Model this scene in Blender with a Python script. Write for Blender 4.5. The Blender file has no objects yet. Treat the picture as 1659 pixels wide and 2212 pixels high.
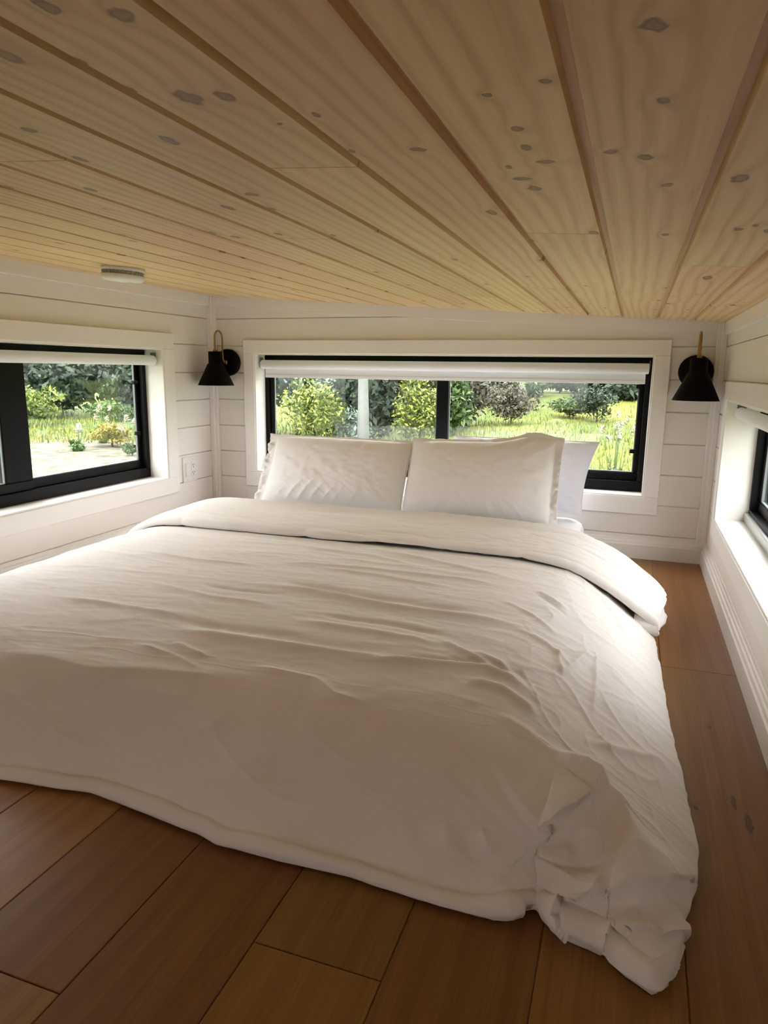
import bpy, math, random
import numpy as np
from mathutils import Vector, Matrix

random.seed(7)
RNG = np.random.RandomState(11)
sc = bpy.context.scene
COL = sc.collection

# ------------------------------------------------------------------ helpers
class MB:
    """collects boxes, lathes, tubes and grids into ONE mesh"""
    def __init__(s):
        s.v = []; s.f = []; s.sm = []; s.pid = []
    def add(s, vs, fs, smooth=False, pid=0.0):
        n = len(s.v)
        s.v.extend([tuple(map(float, p)) for p in vs])
        for f in fs:
            s.f.append(tuple(i + n for i in f)); s.sm.append(smooth); s.pid.append(pid)
        return s
    def box(s, x0, x1, y0, y1, z0, z1, b=0.0, pid=0.0):
        if x0 > x1: x0, x1 = x1, x0
        if y0 > y1: y0, y1 = y1, y0
        if z0 > z1: z0, z1 = z1, z0
        b = min(b, (x1-x0)*.45, (y1-y0)*.45, (z1-z0)*.45)
        if b <= 0:
            vs = [(x, y, z) for x in (x0, x1) for y in (y0, y1) for z in (z0, z1)]
            fs = [(0,1,3,2),(4,6,7,5),(0,4,5,1),(2,3,7,6),(0,2,6,4),(1,5,7,3)]
            return s.add(vs, fs, False, pid)
        vs = []; idx = {}
        X = (x0, x1); Y = (y0, y1); Z = (z0, z1)
        for i in (0,1):
            for j in (0,1):
                for k in (0,1):
                    sx = b if i == 0 else -b; sy = b if j == 0 else -b; sz = b if k == 0 else -b
                    idx[i,j,k,0] = len(vs); vs.append((X[i], Y[j]+sy, Z[k]+sz))
                    idx[i,j,k,1] = len(vs); vs.append((X[i]+sx, Y[j], Z[k]+sz))
                    idx[i,j,k,2] = len(vs); vs.append((X[i]+sx, Y[j]+sy, Z[k]))
        fs = []
        for i in (0,1):
            q = [idx[i,0,0,0], idx[i,1,0,0], idx[i,1,1,0], idx[i,0,1,0]]; fs.append(q if i else q[::-1])
        for j in (0,1):
            q = [idx[0,j,0,1], idx[0,j,1,1], idx[1,j,1,1], idx[1,j,0,1]]; fs.append(q if j else q[::-1])
        for k in (0,1):
            q = [idx[0,0,k,2], idx[1,0,k,2], idx[1,1,k,2], idx[0,1,k,2]]; fs.append(q if k else q[::-1])
        for i in (0,1):
            for j in (0,1):
                q = [idx[i,j,0,0], idx[i,j,1,0], idx[i,j,1,1], idx[i,j,0,1]]; fs.append(q if (i+j)%2 else q[::-1])
        for i in (0,1):
            for k in (0,1):
                q = [idx[i,0,k,0], idx[i,0,k,2], idx[i,1,k,2], idx[i,1,k,0]]; fs.append(q if (i+k)%2 else q[::-1])
        for j in (0,1):
            for k in (0,1):
                q = [idx[0,j,k,1], idx[1,j,k,1], idx[1,j,k,2], idx[0,j,k,2]]; fs.append(q if (j+k)%2 else q[::-1])
        for i in (0,1):
            for j in (0,1):
                for k in (0,1):
                    q = [idx[i,j,k,0], idx[i,j,k,1], idx[i,j,k,2]]; fs.append(q if (i+j+k)%2 else q[::-1])
        return s.add(vs, fs, False, pid)
    def lathe(s, prof, org=(0,0,0), axis='z', seg=48, smooth=True):
        """prof: list of (radius, height)"""
        vs = []; fs = []
        for (r, h) in prof:
            for a in range(seg):
                t = 2*math.pi*a/seg; c, d = r*math.cos(t), r*math.sin(t)
                if axis == 'z': p = (org[0]+c, org[1]+d, org[2]+h)
                elif axis == 'y': p = (org[0]+c, org[1]+h, org[2]-d)
                else: p = (org[0]+h, org[1]+c, org[2]+d)
                vs.append(p)
        for i in range(len(prof)-1):
            for a in range(seg):
                b = (a+1) % seg
                fs.append((i*seg+a, i*seg+b, (i+1)*seg+b, (i+1)*seg+a))
        if prof[0][0] > 1e-5: fs.append(tuple(range(seg))[::-1])
        if prof[-1][0] > 1e-5: fs.append(tuple((len(prof)-1)*seg+a for a in range(seg)))
        return s.add(vs, fs, smooth)
    def tube(s, pts, r, seg=12, caps=True):
        pts = [Vector(p) for p in pts]; n = len(pts)
        rr = r if isinstance(r, (list, tuple)) else [r]*n
        vs = []; fs = []; up = None
        for i, p in enumerate(pts):
            t = (pts[min(i+1, n-1)] - pts[max(i-1, 0)]).normalized()
            if up is None:
                up = t.orthogonal().normalized()
            up = (up - t*up.dot(t)).normalized(); w = t.cross(up)
            for a in range(seg):
                th = 2*math.pi*a/seg
                vs.append(tuple(p + (up*math.cos(th) + w*math.sin(th))*rr[i]))
        for i in range(n-1):
            for a in range(seg):
                b = (a+1) % seg
                fs.append((i*seg+a, i*seg+b, (i+1)*seg+b, (i+1)*seg+a))
        if caps:
            fs.append(tuple(range(seg))[::-1]); fs.append(tuple((n-1)*seg+a for a in range(seg)))
        return s.add(vs, fs, True)
    def grid(s, P, smooth=True, flip=False):
        nu, nv = P.shape[:2]
        n = len(s.v)
        s.v.extend(map(tuple, P.reshape(-1, 3).tolist()))
        for i in range(nu-1):
            for j in range(nv-1):
                q = (n+i*nv+j, n+(i+1)*nv+j, n+(i+1)*nv+j+1, n+i*nv+j+1)
                s.f.append(q[::-1] if flip else q); s.sm.append(smooth); s.pid.append(0.0)
        return s
    def build(s, name, mat, parent=None, loc=None):
        me = bpy.data.meshes.new(name)
        me.from_pydata(s.v, [], s.f)
        me.polygons.foreach_set('use_smooth', s.sm)
        if any(s.pid):
            at = me.attributes.new('pid', 'FLOAT', 'FACE'); at.data.foreach_set('value', s.pid)
        me.materials.append(mat)
        me.update()
        o = bpy.data.objects.new(name, me); COL.objects.link(o)
        if parent is not None:
            o.parent = parent
        if loc: o.location = loc
        return o

def empty(name, loc, rz=0.0):
    o = bpy.data.objects.new(name, None); COL.objects.link(o)
    o.location = loc; o.rotation_euler = (0, 0, rz); o.empty_display_size = .05
    return o
def tag(o, label=None, cat=None, group=None, kind=None):
    if label: o['label'] = label
    if cat: o['category'] = cat
    if group: o['group'] = group
    if kind: o['kind'] = kind
    return o
def struct(o): o['kind'] = 'structure'; return o

def catmull(pts, n, dens=None):
    """resample an open polyline (k-dim) smoothly, evenly by (weighted) arc length"""
    P = np.array(pts, float)
    Q = np.vstack([2*P[0]-P[1], P, 2*P[-1]-P[-2]])
    out = []
    for i in range(1, len(Q)-2):
        p0, p1, p2, p3 = Q[i-1], Q[i], Q[i+1], Q[i+2]
        t = np.linspace(0, 1, 24, endpoint=False)[:, None]
        out.append(.5*((2*p1)+(-p0+p2)*t+(2*p0-5*p1+4*p2-p3)*t*t+(-p0+3*p1-3*p2+p3)*t**3))
    out.append(P[-1:]); A = np.vstack(out)
    d = np.r_[0, np.cumsum(np.linalg.norm(np.diff(A, axis=0), axis=1))]
    if dens is not None:
        d = np.r_[0, np.cumsum(np.diff(d)*dens(A[:-1, 0]))]
    s = np.linspace(0, d[-1], n)
    return np.stack([np.interp(s, d, A[:, k]) for k in range(A.shape[1])], 1)

class Noise2:
    """smooth tileless value noise on a lattice, vectorised"""
    def __init__(s, seed):
        s.t = np.random.RandomState(seed).rand(256, 256)*2-1
    def __call__(s, x, y):
        xi = np.floor(x).astype(int); yi = np.floor(y).astype(int)
        fx = x-xi; fy = y-yi
        fx = fx*fx*fx*(fx*(fx*6-15)+10); fy = fy*fy*fy*(fy*(fy*6-15)+10)
        a = s.t[xi % 256, yi % 256]; b = s.t[(xi+1) % 256, yi % 256]
        c = s.t[xi % 256, (yi+1) % 256]; d = s.t[(xi+1) % 256, (yi+1) % 256]
        return (a*(1-fx)+b*fx)*(1-fy)+(c*(1-fx)+d*fx)*fy
NZ = [Noise2(k) for k in range(12)]
def sstep(a, b, x):
    t = np.clip((x-a)/(b-a), 0, 1); return t*t*(3-2*t)

# ------------------------------------------------------------------ materials
def nm(name):
    m = bpy.data.materials.new(name); m.use_nodes = True
    nt = m.node_tree; b = nt.nodes['Principled BSDF']
    return m, nt, b
def L(nt, a, b): nt.links.new(a, b)
def N(nt, t, **kw):
    n = nt.nodes.new(t)
    for k, v in kw.items():
        setattr(n, k, v)
    return n
def mathn(nt, op, a, b=None, c=None, clamp=False):
    n = N(nt, 'ShaderNodeMath', operation=op, use_clamp=clamp)
    for i, v in enumerate((a, b, c)):
        if v is None: continue
        if isinstance(v, (int, float)): n.inputs[i].default_value = v
        else: L(nt, v, n.inputs[i])
    return n.outputs[0]
def ramp(nt, fac, stops, interp='LINEAR'):
    n = N(nt, 'ShaderNodeValToRGB'); n.color_ramp.interpolation = interp
    e = n.color_ramp.elements
    while len(e) < len(stops): e.new(.5)
    for q, (p, c) in zip(e, stops):
        q.position = p; q.color = (c[0], c[1], c[2], 1)
    L(nt, fac, n.inputs[0]); return n.outputs[0]
def mixc(nt, fac, a, b, mode='MIX'):
    n = N(nt, 'ShaderNodeMix', data_type='RGBA', blend_type=mode)
    for s_, v in ((n.inputs[0], fac), (n.inputs[6], a), (n.inputs[7], b)):
        if isinstance(v, (int, float)): s_.default_value = v
        elif isinstance(v, tuple): s_.default_value = (v[0], v[1], v[2], 1)
        else: L(nt, v, s_)
    return n.outputs[2]
def mapping(nt, vec, scale=(1,1,1), loc=(0,0,0)):
    n = N(nt, 'ShaderNodeMapping'); n.inputs['Scale'].default_value = scale; n.inputs['Location'].default_value = loc
    L(nt, vec, n.inputs[0]); return n.outputs[0]
def noise(nt, vec, scale, detail=3, rough=.55, dist=0.0):
    n = N(nt, 'ShaderNodeTexNoise'); n.inputs['Scale'].default_value = scale
    n.inputs['Detail'].default_value = detail; n.inputs['Roughness'].default_value = rough
    n.inputs['Distortion'].default_value = dist
    L(nt, vec, n.inputs['Vector']); return n.outputs['Fac']
def bump(nt, b, h, strength, dist):
    n = N(nt, 'ShaderNodeBump'); n.inputs['Strength'].default_value = strength; n.inputs['Distance'].default_value = dist
    L(nt, h, n.inputs['Height']); L(nt, n.outputs[0], b.inputs['Normal'])

def plain(name, col, rough=.5, metal=0.0, spec=None, var=0.04, nscale=30, bmp=0.0):
    m, nt, b = nm(name)
    tc = N(nt, 'ShaderNodeTexCoord').outputs['Object']
    f = noise(nt, tc, nscale, 3)
    c = mixc(nt, f, tuple(x*(1-var) for x in col), tuple(min(1, x*(1+var)) for x in col))
    L(nt, c, b.inputs['Base Color'])
    b.inputs['Roughness'].default_value = rough; b.inputs['Metallic'].default_value = metal
    if spec is not None: b.inputs['Specular IOR Level'].default_value = spec
    if bmp: bump(nt, b, noise(nt, tc, nscale*6, 2), bmp, .002)
    return m

def wood(name, c_lo, c_mid, c_hi, knots, knot_c, rough, ring=55.0, knotrand=None, tint=.12, wv_=.20, bmp=.15):
    """planks running along Y; 'pid' (per face) shifts and tints each board; explicit knots (x, y, rx, ry)"""
    m, nt, b = nm(name)
    tc = N(nt, 'ShaderNodeTexCoord').outputs['Object']
    pid = N(nt, 'ShaderNodeAttribute', attribute_name='pid').outputs['Fac']
    off = N(nt, 'ShaderNodeCombineXYZ')
    L(nt, mathn(nt, 'MULTIPLY', pid, 7.31), off.inputs[0]); L(nt, mathn(nt, 'MULTIPLY', pid, 19.7), off.inputs[1])
    va = N(nt, 'ShaderNodeVectorMath', operation='ADD'); L(nt, tc, va.inputs[0]); L(nt, off.outputs[0], va.inputs[1])
    P = va.outputs[0]
    sep = N(nt, 'ShaderNodeSeparateXYZ'); L(nt, tc, sep.inputs[0])
    # knots
    kd = None
    flat = N(nt, 'ShaderNodeCombineXYZ'); L(nt, sep.outputs[0], flat.inputs[0]); L(nt, sep.outputs[1], flat.inputs[1])
    wob = N(nt, 'ShaderNodeTexNoise'); wob.inputs['Scale'].default_value = 60; wob.inputs['Detail'].default_value = 1
    L(nt, tc, wob.inputs['Vector'])
    wv = N(nt, 'ShaderNodeVectorMath', operation='MULTIPLY_ADD'); L(nt, wob.outputs['Color'], wv.inputs[0])
    wv.inputs[1].default_value = (.008, .016, 0); L(nt, flat.outputs[0], wv.inputs[2])
    for (kx, ky, rx, ry) in knots:
        s_ = N(nt, 'ShaderNodeVectorMath', operation='SUBTRACT'); L(nt, wv.outputs[0], s_.inputs[0]); s_.inputs[1].default_value = (kx+.004, ky+.008, 0)
        d_ = N(nt, 'ShaderNodeVectorMath', operation='MULTIPLY'); L(nt, s_.outputs[0], d_.inputs[0]); d_.inputs[1].default_value = (1/rx, 1/ry, 0)
        l_ = N(nt, 'ShaderNodeVectorMath', operation='LENGTH'); L(nt, d_.outputs[0], l_.inputs[0])
        kd = l_.outputs['Value'] if kd is None else mathn(nt, 'MINIMUM', kd, l_.outputs['Value'])
    if knotrand:
        sx, sy, rad = knotrand
        vo = N(nt, 'ShaderNodeTexVoronoi'); vo.inputs['Scale'].default_value = 1.0; vo.inputs['Randomness'].default_value = 1.0
        vo.voronoi_dimensions = '2D'
        L(nt, mapping(nt, P, (sx, sy, 1)), vo.inputs['Vector'])
        r_ = N(nt, 'ShaderNodeSeparateColor'); L(nt, vo.outputs['Color'], r_.inputs[0])
        rr = mathn(nt, 'MULTIPLY_ADD', r_.outputs[0], rad*1.3, rad*.25)
        dd = mathn(nt, 'DIVIDE', vo.outputs['Distance'], rr)
        kd = dd if kd is None else mathn(nt, 'MINIMUM', kd, dd)
    n1 = noise(nt, mapping(nt, P, (9, .8, 9)), 1.0, 3, .5)
    n2 = noise(nt, mapping(nt, P, (160, 3.5, 160)), 1.0, 3, .6)
    n3 = noise(nt, mapping(nt, P, (3, .6, 3)), 1.0, 2)
    sp = N(nt, 'ShaderNodeSeparateXYZ'); L(nt, P, sp.inputs[0])
    ph = mathn(nt, 'MULTIPLY_ADD', n1, 4.5, mathn(nt, 'MULTIPLY', sp.outputs[0], ring))
    if kd is not None:
        infl = mathn(nt, 'EXPONENT', mathn(nt, 'MULTIPLY', kd, -.62))
        ph = mathn(nt, 'MULTIPLY_ADD', infl, 2.6, ph)
    w = mathn(nt, 'MULTIPLY_ADD', mathn(nt, 'SINE', mathn(nt, 'MULTIPLY', ph, 3.0)), .5, .5)
    w = mathn(nt, 'POWER', w, 1.6)
    g = mathn(nt, 'ADD', mathn(nt, 'MULTIPLY', w, wv_), mathn(nt, 'ADD', mathn(nt, 'MULTIPLY', n2, .50), mathn(nt, 'MULTIPLY', n3, .46-wv_)))
    col = ramp(nt, g, [(.22, c_hi), (.52, c_mid), (.85, c_lo)])
    wn = N(nt, 'ShaderNodeTexWhiteNoise', noise_dimensions='1D'); L(nt, mathn(nt, 'MULTIPLY', pid, 91.7), wn.inputs['W'])
    hs = N(nt, 'ShaderNodeHueSaturation'); L(nt, col, hs.inputs['Color'])
    L(nt, mathn(nt, 'MULTIPLY_ADD', wn.outputs['Value'], 2*tint, 1-tint), hs.inputs['Value'])
    wc = N(nt, 'ShaderNodeSeparateColor'); L(nt, wn.outputs['Color'], wc.inputs[0])
    L(nt, mathn(nt, 'MULTIPLY_ADD', wc.outputs[1], .022, .489), hs.inputs['Hue'])
    col = hs.outputs[0]
    if kd is not None:
        kd2 = mathn(nt, 'ADD', kd, mathn(nt, 'MULTIPLY_ADD', noise(nt, mapping(nt, tc, (90, 60, 90)), 1.0, 2), .9, -.45))
        body = mathn(nt, 'MULTIPLY', mathn(nt, 'SUBTRACT', 1.15, kd2, clamp=True), 2.2, clamp=True)
        rim = mathn(nt, 'SUBTRACT', 1.0, mathn(nt, 'MULTIPLY', mathn(nt, 'ABSOLUTE', mathn(nt, 'SUBTRACT', kd2, .8)), 3.2), clamp=True)
        col = mixc(nt, mathn(nt, 'MULTIPLY', body, .66), col, tuple(1.6*q_ for q_ in knot_c))
        col = mixc(nt, mathn(nt, 'MULTIPLY', rim, .72), col, knot_c)
        halo = mathn(nt, 'MULTIPLY', infl, .30)
        col = mixc(nt, halo, col, tuple(.6*a_+.4*b_ for a_, b_ in zip(c_lo, knot_c)))
    L(nt, col, b.inputs['Base Color'])
    b.inputs['Roughness'].default_value = rough
    b.inputs['Specular IOR Level'].default_value = .25
    bump(nt, b, g, bmp, .003)
    return m

def fabric(name, col, fine=900, amp=.25, sheen=.15, crinkle=None, trans=0.0):
    m, nt, b = nm(name)
    tc = N(nt, 'ShaderNodeTexCoord').outputs['Object']
    f = noise(nt, tc, 14, 3)
    c = mixc(nt, f, tuple(x*.975 for x in col), col)
    L(nt, c, b.inputs['Base Color'])
    b.inputs['Roughness'].default_value = .9
    b.inputs['Specular IOR Level'].default_value = .2
    b.inputs['Sheen Weight'].default_value = sheen
    h = mathn(nt, 'MULTIPLY', noise(nt, mapping(nt, tc, (fine, fine, fine)), 1.0, 1), .12)
    if crinkle:
        for (sx, sy, sz, wgt) in crinkle:
            nn = noise(nt, mapping(nt, tc, (sx, sy, sz)), 1.0, 3, .55, .25)
            # ridged
            rdg = mathn(nt, 'ABSOLUTE', mathn(nt, 'SUBTRACT', nn, .5))
            h = mathn(nt, 'MULTIPLY_ADD', rdg, -wgt, h)
    bump(nt, b, h, amp, .01)
    return m

CEIL_KNOTS = [(-.731,-2.544,.012,.016),(-.695,-2.542,.009,.011),(-.681,-2.699,.009,.012),(-.727,-2.719,.009,.012),
 (-.323,-2.625,.008,.010),(-.313,-2.486,.006,.007),(-.442,-2.426,.006,.009),(-.457,-2.189,.009,.014),(-.324,-2.322,.008,.010),
 (-.358,-2.346,.007,.005),(-.455,-2.517,.004,.005),(-.403,-2.541,.005,.006),(-.56,-2.366,.008,.008),(-.886,-2.157,.012,.010),
 (-.997,-2.473,.008,.010),(-.679,-2.462,.004,.005),(-.429,-2.31,.009,.007),(-.465,-2.238,.012,.008),
 (-.147,-1.928,.006,.014),(-.188,-1.936,.006,.014),(-.181,-1.359,.010,.030),(-.299,-2.204,.006,.010)]
M = {}
M['pine'] = wood('knotty_pine', (.52,.325,.155), (.70,.495,.262), (.80,.61,.36), CEIL_KNOTS, (.095,.042,.015), 0.48, ring=75, wv_=.26, knotrand=(6.5, 3.2, .040), tint=.07)
FLOOR_KNOTS = [(-.095,-1.52,.005,.006),(-.062,-1.88,.006,.030),(-.080,-1.82,.004,.022),(-.148,-1.86,.004,.006)]
M['oak'] = wood('brown_oak', (.16,.066,.017), (.25,.115,.032), (.33,.17,.053), FLOOR_KNOTS, (.045,.019,.007), .36, ring=40, tint=.22, wv_=.10, bmp=.06)
M['oakwall'] = plain('brown_wall_boards', (.20,.11,.05), .5, var=.2, nscale=6)
M['white'] = plain('white_paint', (.80,.76,.715), .45, var=.02, nscale=8)
M['trim'] = plain('white_trim_paint', (.83,.80,.765), .35, var=.015, nscale=8)
M['black'] = plain('black_frame', (.004,.004,.005), .45, spec=.14, var=.2, nscale=25)
M['gasket'] = plain('grey_gasket', (.16,.17,.17), .5)
M['alu'] = plain('aluminium_track', (.42,.42,.41), .35, metal=.6)
M['matteblack'] = plain('matte_black_metal', (.0025,.0025,.003), .55, spec=.12, var=.2)
M['brass'] = plain('aged_brass', (.33,.19,.07), .34, metal=.9)
M['plastic'] = plain('white_plastic', (.76,.745,.72), .35, var=.01)
M['slot'] = plain('dark_slot', (.05,.05,.055), .5)
M['vent'] = plain('grey_vent', (.42,.41,.42), .5)
M['blind'] = plain('blind_fabric', (.82,.82,.83), .8, var=.02, nscale=120, bmp=.1)
M['duvet'] = fabric('cotton_duvet', (.838,.80,.772), 700, .22, .1, crinkle=[(14, 60, 40, .35)])
M['pillow'] = fabric('cotton_pillowcase', (.855,.825,.81), 800, .35, .1, crinkle=[(26, 20, 26, .25)])
M['pillow2'] = fabric('cool_white_pillowcase', (.80,.80,.86), 800, .35, .1, crinkle=[(26, 20, 26, .3)])
M['sheet'] = fabric('cotton_sheet', (.84,.84,.87), 800, .4, .1, crinkle=[(24, 24, 24, .35)])
M['underlay'] = plain('plank_gap', (.06,.032,.014), .8)

def glass_mat():
    m, nt, b = nm('window_glass')
    nt.nodes.remove(b); out = nt.nodes['Material Output']
    tr = N(nt, 'ShaderNodeBsdfTransparent'); tr.inputs[0].default_value = (.95,.97,.96,1)
    gl = N(nt, 'ShaderNodeBsdfGlossy'); gl.inputs['Roughness'].default_value = .02; gl.inputs[0].default_value = (.9,.97,.95,1)
    g = N(nt, 'ShaderNodeNewGeometry')
    d = N(nt, 'ShaderNodeVectorMath', operation='DOT_PRODUCT'); L(nt, g.outputs['Normal'], d.inputs[0]); L(nt, g.outputs['Incoming'], d.inputs[1])
    c = mathn(nt, 'SUBTRACT', 1.0, mathn(nt, 'ABSOLUTE', d.outputs['Value']), clamp=True)
    fac = mathn(nt, 'MULTIPLY_ADD', mathn(nt, 'POWER', c, 5.0), .9, .05, clamp=True)      # Schlick reflectance of a plain pane
    mx = N(nt, 'ShaderNodeMixShader'); L(nt, fac, mx.inputs[0]); L(nt, tr.outputs[0], mx.inputs[1]); L(nt, gl.outputs[0], mx.inputs[2])
    L(nt, mx.outputs[0], out.inputs[0]); return m
M['glass'] = glass_mat()

# ------------------------------------------------------------------ room dimensions (metres, floor z=0, right back corner at the origin)
W = 2.3545          # width (x from -W to 0 between finished trim faces)
HR = .992           # ceiling at right wall
SL = .0634068       # ceiling rises to the left
YF = -4.35          # front end of the loft
WT = .015           # wall face behind trim faces
def zc(x): return HR - x*SL

# openings: back (x0,x1,z0,z1); left & right (y0,y1,z0,z1)
OB = (-2.111, -.254, .277, .857)
OL = (-1.93, -.402, .279, .867)
OR = (-1.53, -.310, .258, .695)
OF = (-1.50, -.80, .42, .68)   # added unseen opening behind the camera, admits fill daylight

ROW = .1325; R0 = .104
def rows(zmax):
    z = R0 - ROW; out = []
    while z < zmax:
        out.append((max(z, 0.0), min(z+ROW, zmax))); z += ROW
    return out
def minus(u0, u1, z0, z1, h):
    """row rectangle minus opening h -> list of rectangles"""
    if h is None or h[2] >= z1 or h[3] <= z0: return [(u0, u1, z0, z1)]
    o = []
    if h[0] > u0: o.append((u0, h[0], z0, z1))
    if h[1] < u1: o.append((h[1], u1, z0, z1))
    if h[2] > z0: o.append((h[0], h[1], z0, h[2]))
    if h[3] < z1: o.append((h[0], h[1], h[3], z1))
    return o
TH = .10   # wall thickness behind the boards
def wall(name, axis, face, sgn, u0, u1, zmax, hole, mat='white'):
    """axis 'y': wall plane y=face, outward +sgn; axis 'x' likewise. shiplap boards over a backing"""
    b = MB()
    bd = .012
    if hole: hole = (hole[0]-.0145, hole[1]+.0145, hole[2]-.0145, hole[3]+.0145)
    for (z0, z1) in rows(zmax):
        for (a0, a1, b0, b1) in minus(u0, u1, z0, z1, hole):
            g = .0016
            bb0 = b0 + (g if abs(b0-z0) < 1e-6 else 0); bb1 = b1 - (g if abs(b1-z1) < 1e-6 else 0)
            if bb1-bb0 < .003: continue
            f0, f1 = face, face+sgn*bd
            if axis == 'y': b.box(a0, a1, f0, f1, bb0, bb1, .0018)
            else: b.box(f0, f1, a0, a1, bb0, bb1, .0018)
    for (a0, a1, b0, b1) in minus(u0, u1, -.02, zmax, hole):
        f0, f1 = face+sgn*(bd-.004), face+sgn*(bd+TH)
        if axis == 'y': b.box(a0, a1, f0, f1, b0, b1)
        else: b.box(f0, f1, a0, a1, b0, b1)
    return struct(b.build(name, M[mat]))
ZM = zc(-W)+.03
wall('wall_back', 'y', WT, 1, -W-WT-.1, WT+.1, ZM, OB)
wall('wall_left', 'x', -W-WT, -1, YF, WT+.02, ZM, OL)
wall('wall_right', 'x', WT, 1, YF, WT+.02, HR+.02, OR)
wall('wall_front', 'y', YF, -1, -W-WT-.1, WT+.1, ZM, OF, 'oakwall')

# ceiling: V-grooved pine boards running along Y, one mesh
cb = MB(); P = .1335; x1 = .0165 - .0; k = 0
JO = {5: -2.30, 4: -1.015, 3: -1.876, 1: -1.545, 2: -.75, 7: -1.77, 6: -.62, 0: -2.0, 8: -2.35}
prnd = random.Random(3)
xr = .0165
while xr > -W-.2:
    xl = xr - P
    jy = JO.get(k, -.5 - 2.0*prnd.random())
    ys = [WT+.06, jy, YF-.02]
    for s_ in range(2):
        ya, yb = ys[s_], ys[s_+1]
        gx = .0008; bv = .0072; bd_ = .0095; ge = .0011
        X = [xl+.0045, xl+bv, xr-bv, xr-.0045]
        # section in the (x, z) plane following the slope
        prof = [(X[0], bd_+.03), (X[0], bd_), (X[1], 0), (X[2], 0), (X[3], bd_), (X[3], bd_+.03)]
        vs = []
        for y in (ya-(ge if s_ else 0), yb+(ge if s_ == 0 else 0)):
            for (px, dz) in prof: vs.append((px, y, zc(px)+dz))
        fs = [(i, i+6, i+7, i+1) for i in range(5)] + [(0,1,2,3,4,5), (11,10,9,8,7,6), (0,5,11,6)]
        cb.add(vs, fs, False, .05+.61*k+.317*s_)
    xr = xl; k += 1
cb.add([(x_, y_, zc(x_)+z_) for z_ in (.009, .02) for (x_, y_) in ((-W-.1, WT+.07), (.03, WT+.07), (.03, YF), (-W-.1, YF))], [(0,1,2,3), (7,6,5,4), (0,4,5,1), (1,5,6,2), (2,6,7,3), (3,7,4,0)], False, 1.7)
cb.add([(-W-.3, WT+.13, zc(-W-.3)+.03), (.2, WT+.13, zc(.2)+.03), (.2, YF-.15, zc(.2)+.03), (-W-.3, YF-.15, zc(-W-.3)+.03),
        (-W-.3, WT+.13, zc(-W-.3)+.25), (.2, WT+.13, zc(.2)+.25), (.2, YF-.15, zc(.2)+.25), (-W-.3, YF-.15, zc(-W-.3)+.25)],
       [(0,1,2,3), (7,6,5,4), (0,4,5,1), (1,5,6,2), (2,6,7,3), (3,7,4,0)], False, .9)
struct(cb.build('ceiling', M['pine']))

# floor: oak planks along Y, one mesh
fb = MB(); PW = .1905; xr = WT+.0; xs = [WT+.02, -.19]
while xs[-1] > -W-.02: xs.append(xs[-1]-PW)
FJ = {0: [-1.19], 1: [-3.0, -.9], 2: [-1.5], 3: [-2.42, -1.1], 4: [-3.1, -1.3], 5: [-2.58, -.7], 6: [-1.9]}
FP = {0: .31, 1: .77, 2: 1.35, 3: 2.1, 4: 1.62, 5: .52, 6: 2.9}
for k in range(len(xs)-1):
    ys = [WT+.02] + sorted(FJ.get(k, [-1.2-.3*(k % 3)]), reverse=True) + [YF]
    for j in range(len(ys)-1):
        fb.box(xs[k+1]+.0006, xs[k]-.0006, ys[j+1]+.0006, ys[j]-.0006, -.02, 0, .0012, pid=FP.get(k, .3+k*.37)+.413*j)
fb.box(-W-.1, .1, YF-.1, .1, -.12, -.0025, pid=.2)
struct(fb.build('floor', M['oak']))

# baseboards with a stepped cap
def base(name, p0, p1, nrm, L_=None):
    prof = [(0,0),(.0,.060),(.004,.064),(.006,.074),(.010,.078),(.011,.086),(.015,.088),(.04,.088),(.04,0)]
    b = MB(); vs = []
    for p in (p0, p1):
        for (d, z) in prof: vs.append((p[0]-nrm[0]*d, p[1]-nrm[1]*d, z))
    n = len(prof)
    b.add(vs, [(i, (i+1) % n, n+(i+1) % n, n+i) for i in range(n)] + [tuple(range(n))[::-1], tuple(range(n, 2*n))])
    return struct(b.build(name, M['trim']))
base('baseboard_back', (-W, 0, 0), (0, 0, 0), (0, -1))
base('baseboard_left', (-W, 0, 0), (-W, YF, 0), (1, 0))
base('baseboard_right', (0, 0, 0), (0, YF, 0), (-1, 0))
# ceiling trim strips and corner strips
t = MB(); t.box(-W-WT, -W, YF, .01, zc(-W)-.047, zc(-W)+.02, .002); struct(t.build('trim_1', M['trim']))
t = MB()
vs = []
for x in (-W, 0):
    for (y, dz) in ((0, -.047), (0, .02), (WT+.01, .02), (WT+.01, -.047)): vs.append((x, y, zc(x)+dz))
t.add(vs, [(0,4,5,1), (1,5,6,2), (2,6,7,3), (3,7,4,0), (0,1,2,3), (7,6,5,4)]); struct(t.build('trim_2', M['trim']))
t = MB(); t.box(0, WT+.01, YF, .01, zc(0)-.047, zc(0)+.02, .002); struct(t.build('trim_3', M['trim']))
t = MB(); t.box(-W-WT, -W+.008, -.016, WT, .07, zc(-W), .002); t.box(-W-WT, -W+.022, -.002, WT, .07, zc(-W), .002)
struct(t.build('trim_4', M['trim']))
t = MB(); t.box(-.022, WT, -.002, WT, .07, HR, .002); t.box(-.006, WT, -.018, WT, .07, HR, .002); struct(t.build('trim_5', M['trim']))

# ------------------------------------------------------------------ windows
def frame_bars(b, u0, u1, z0, z1, l, r, bt, tp, d0, d1, to, bev=.002):
    """four bars; to(u, d, z)->xyz box writer"""
    to(b, u0, u1, d0, d1, z0, z0+bt, bev); to(b, u0, u1, d0, d1, z1-tp, z1, bev)
    to(b, u0, u0+l, d0, d1, z0+bt, z1-tp, bev); to(b, u1-r, u1, d0, d1, z0+bt, z1-tp, bev)

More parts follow.
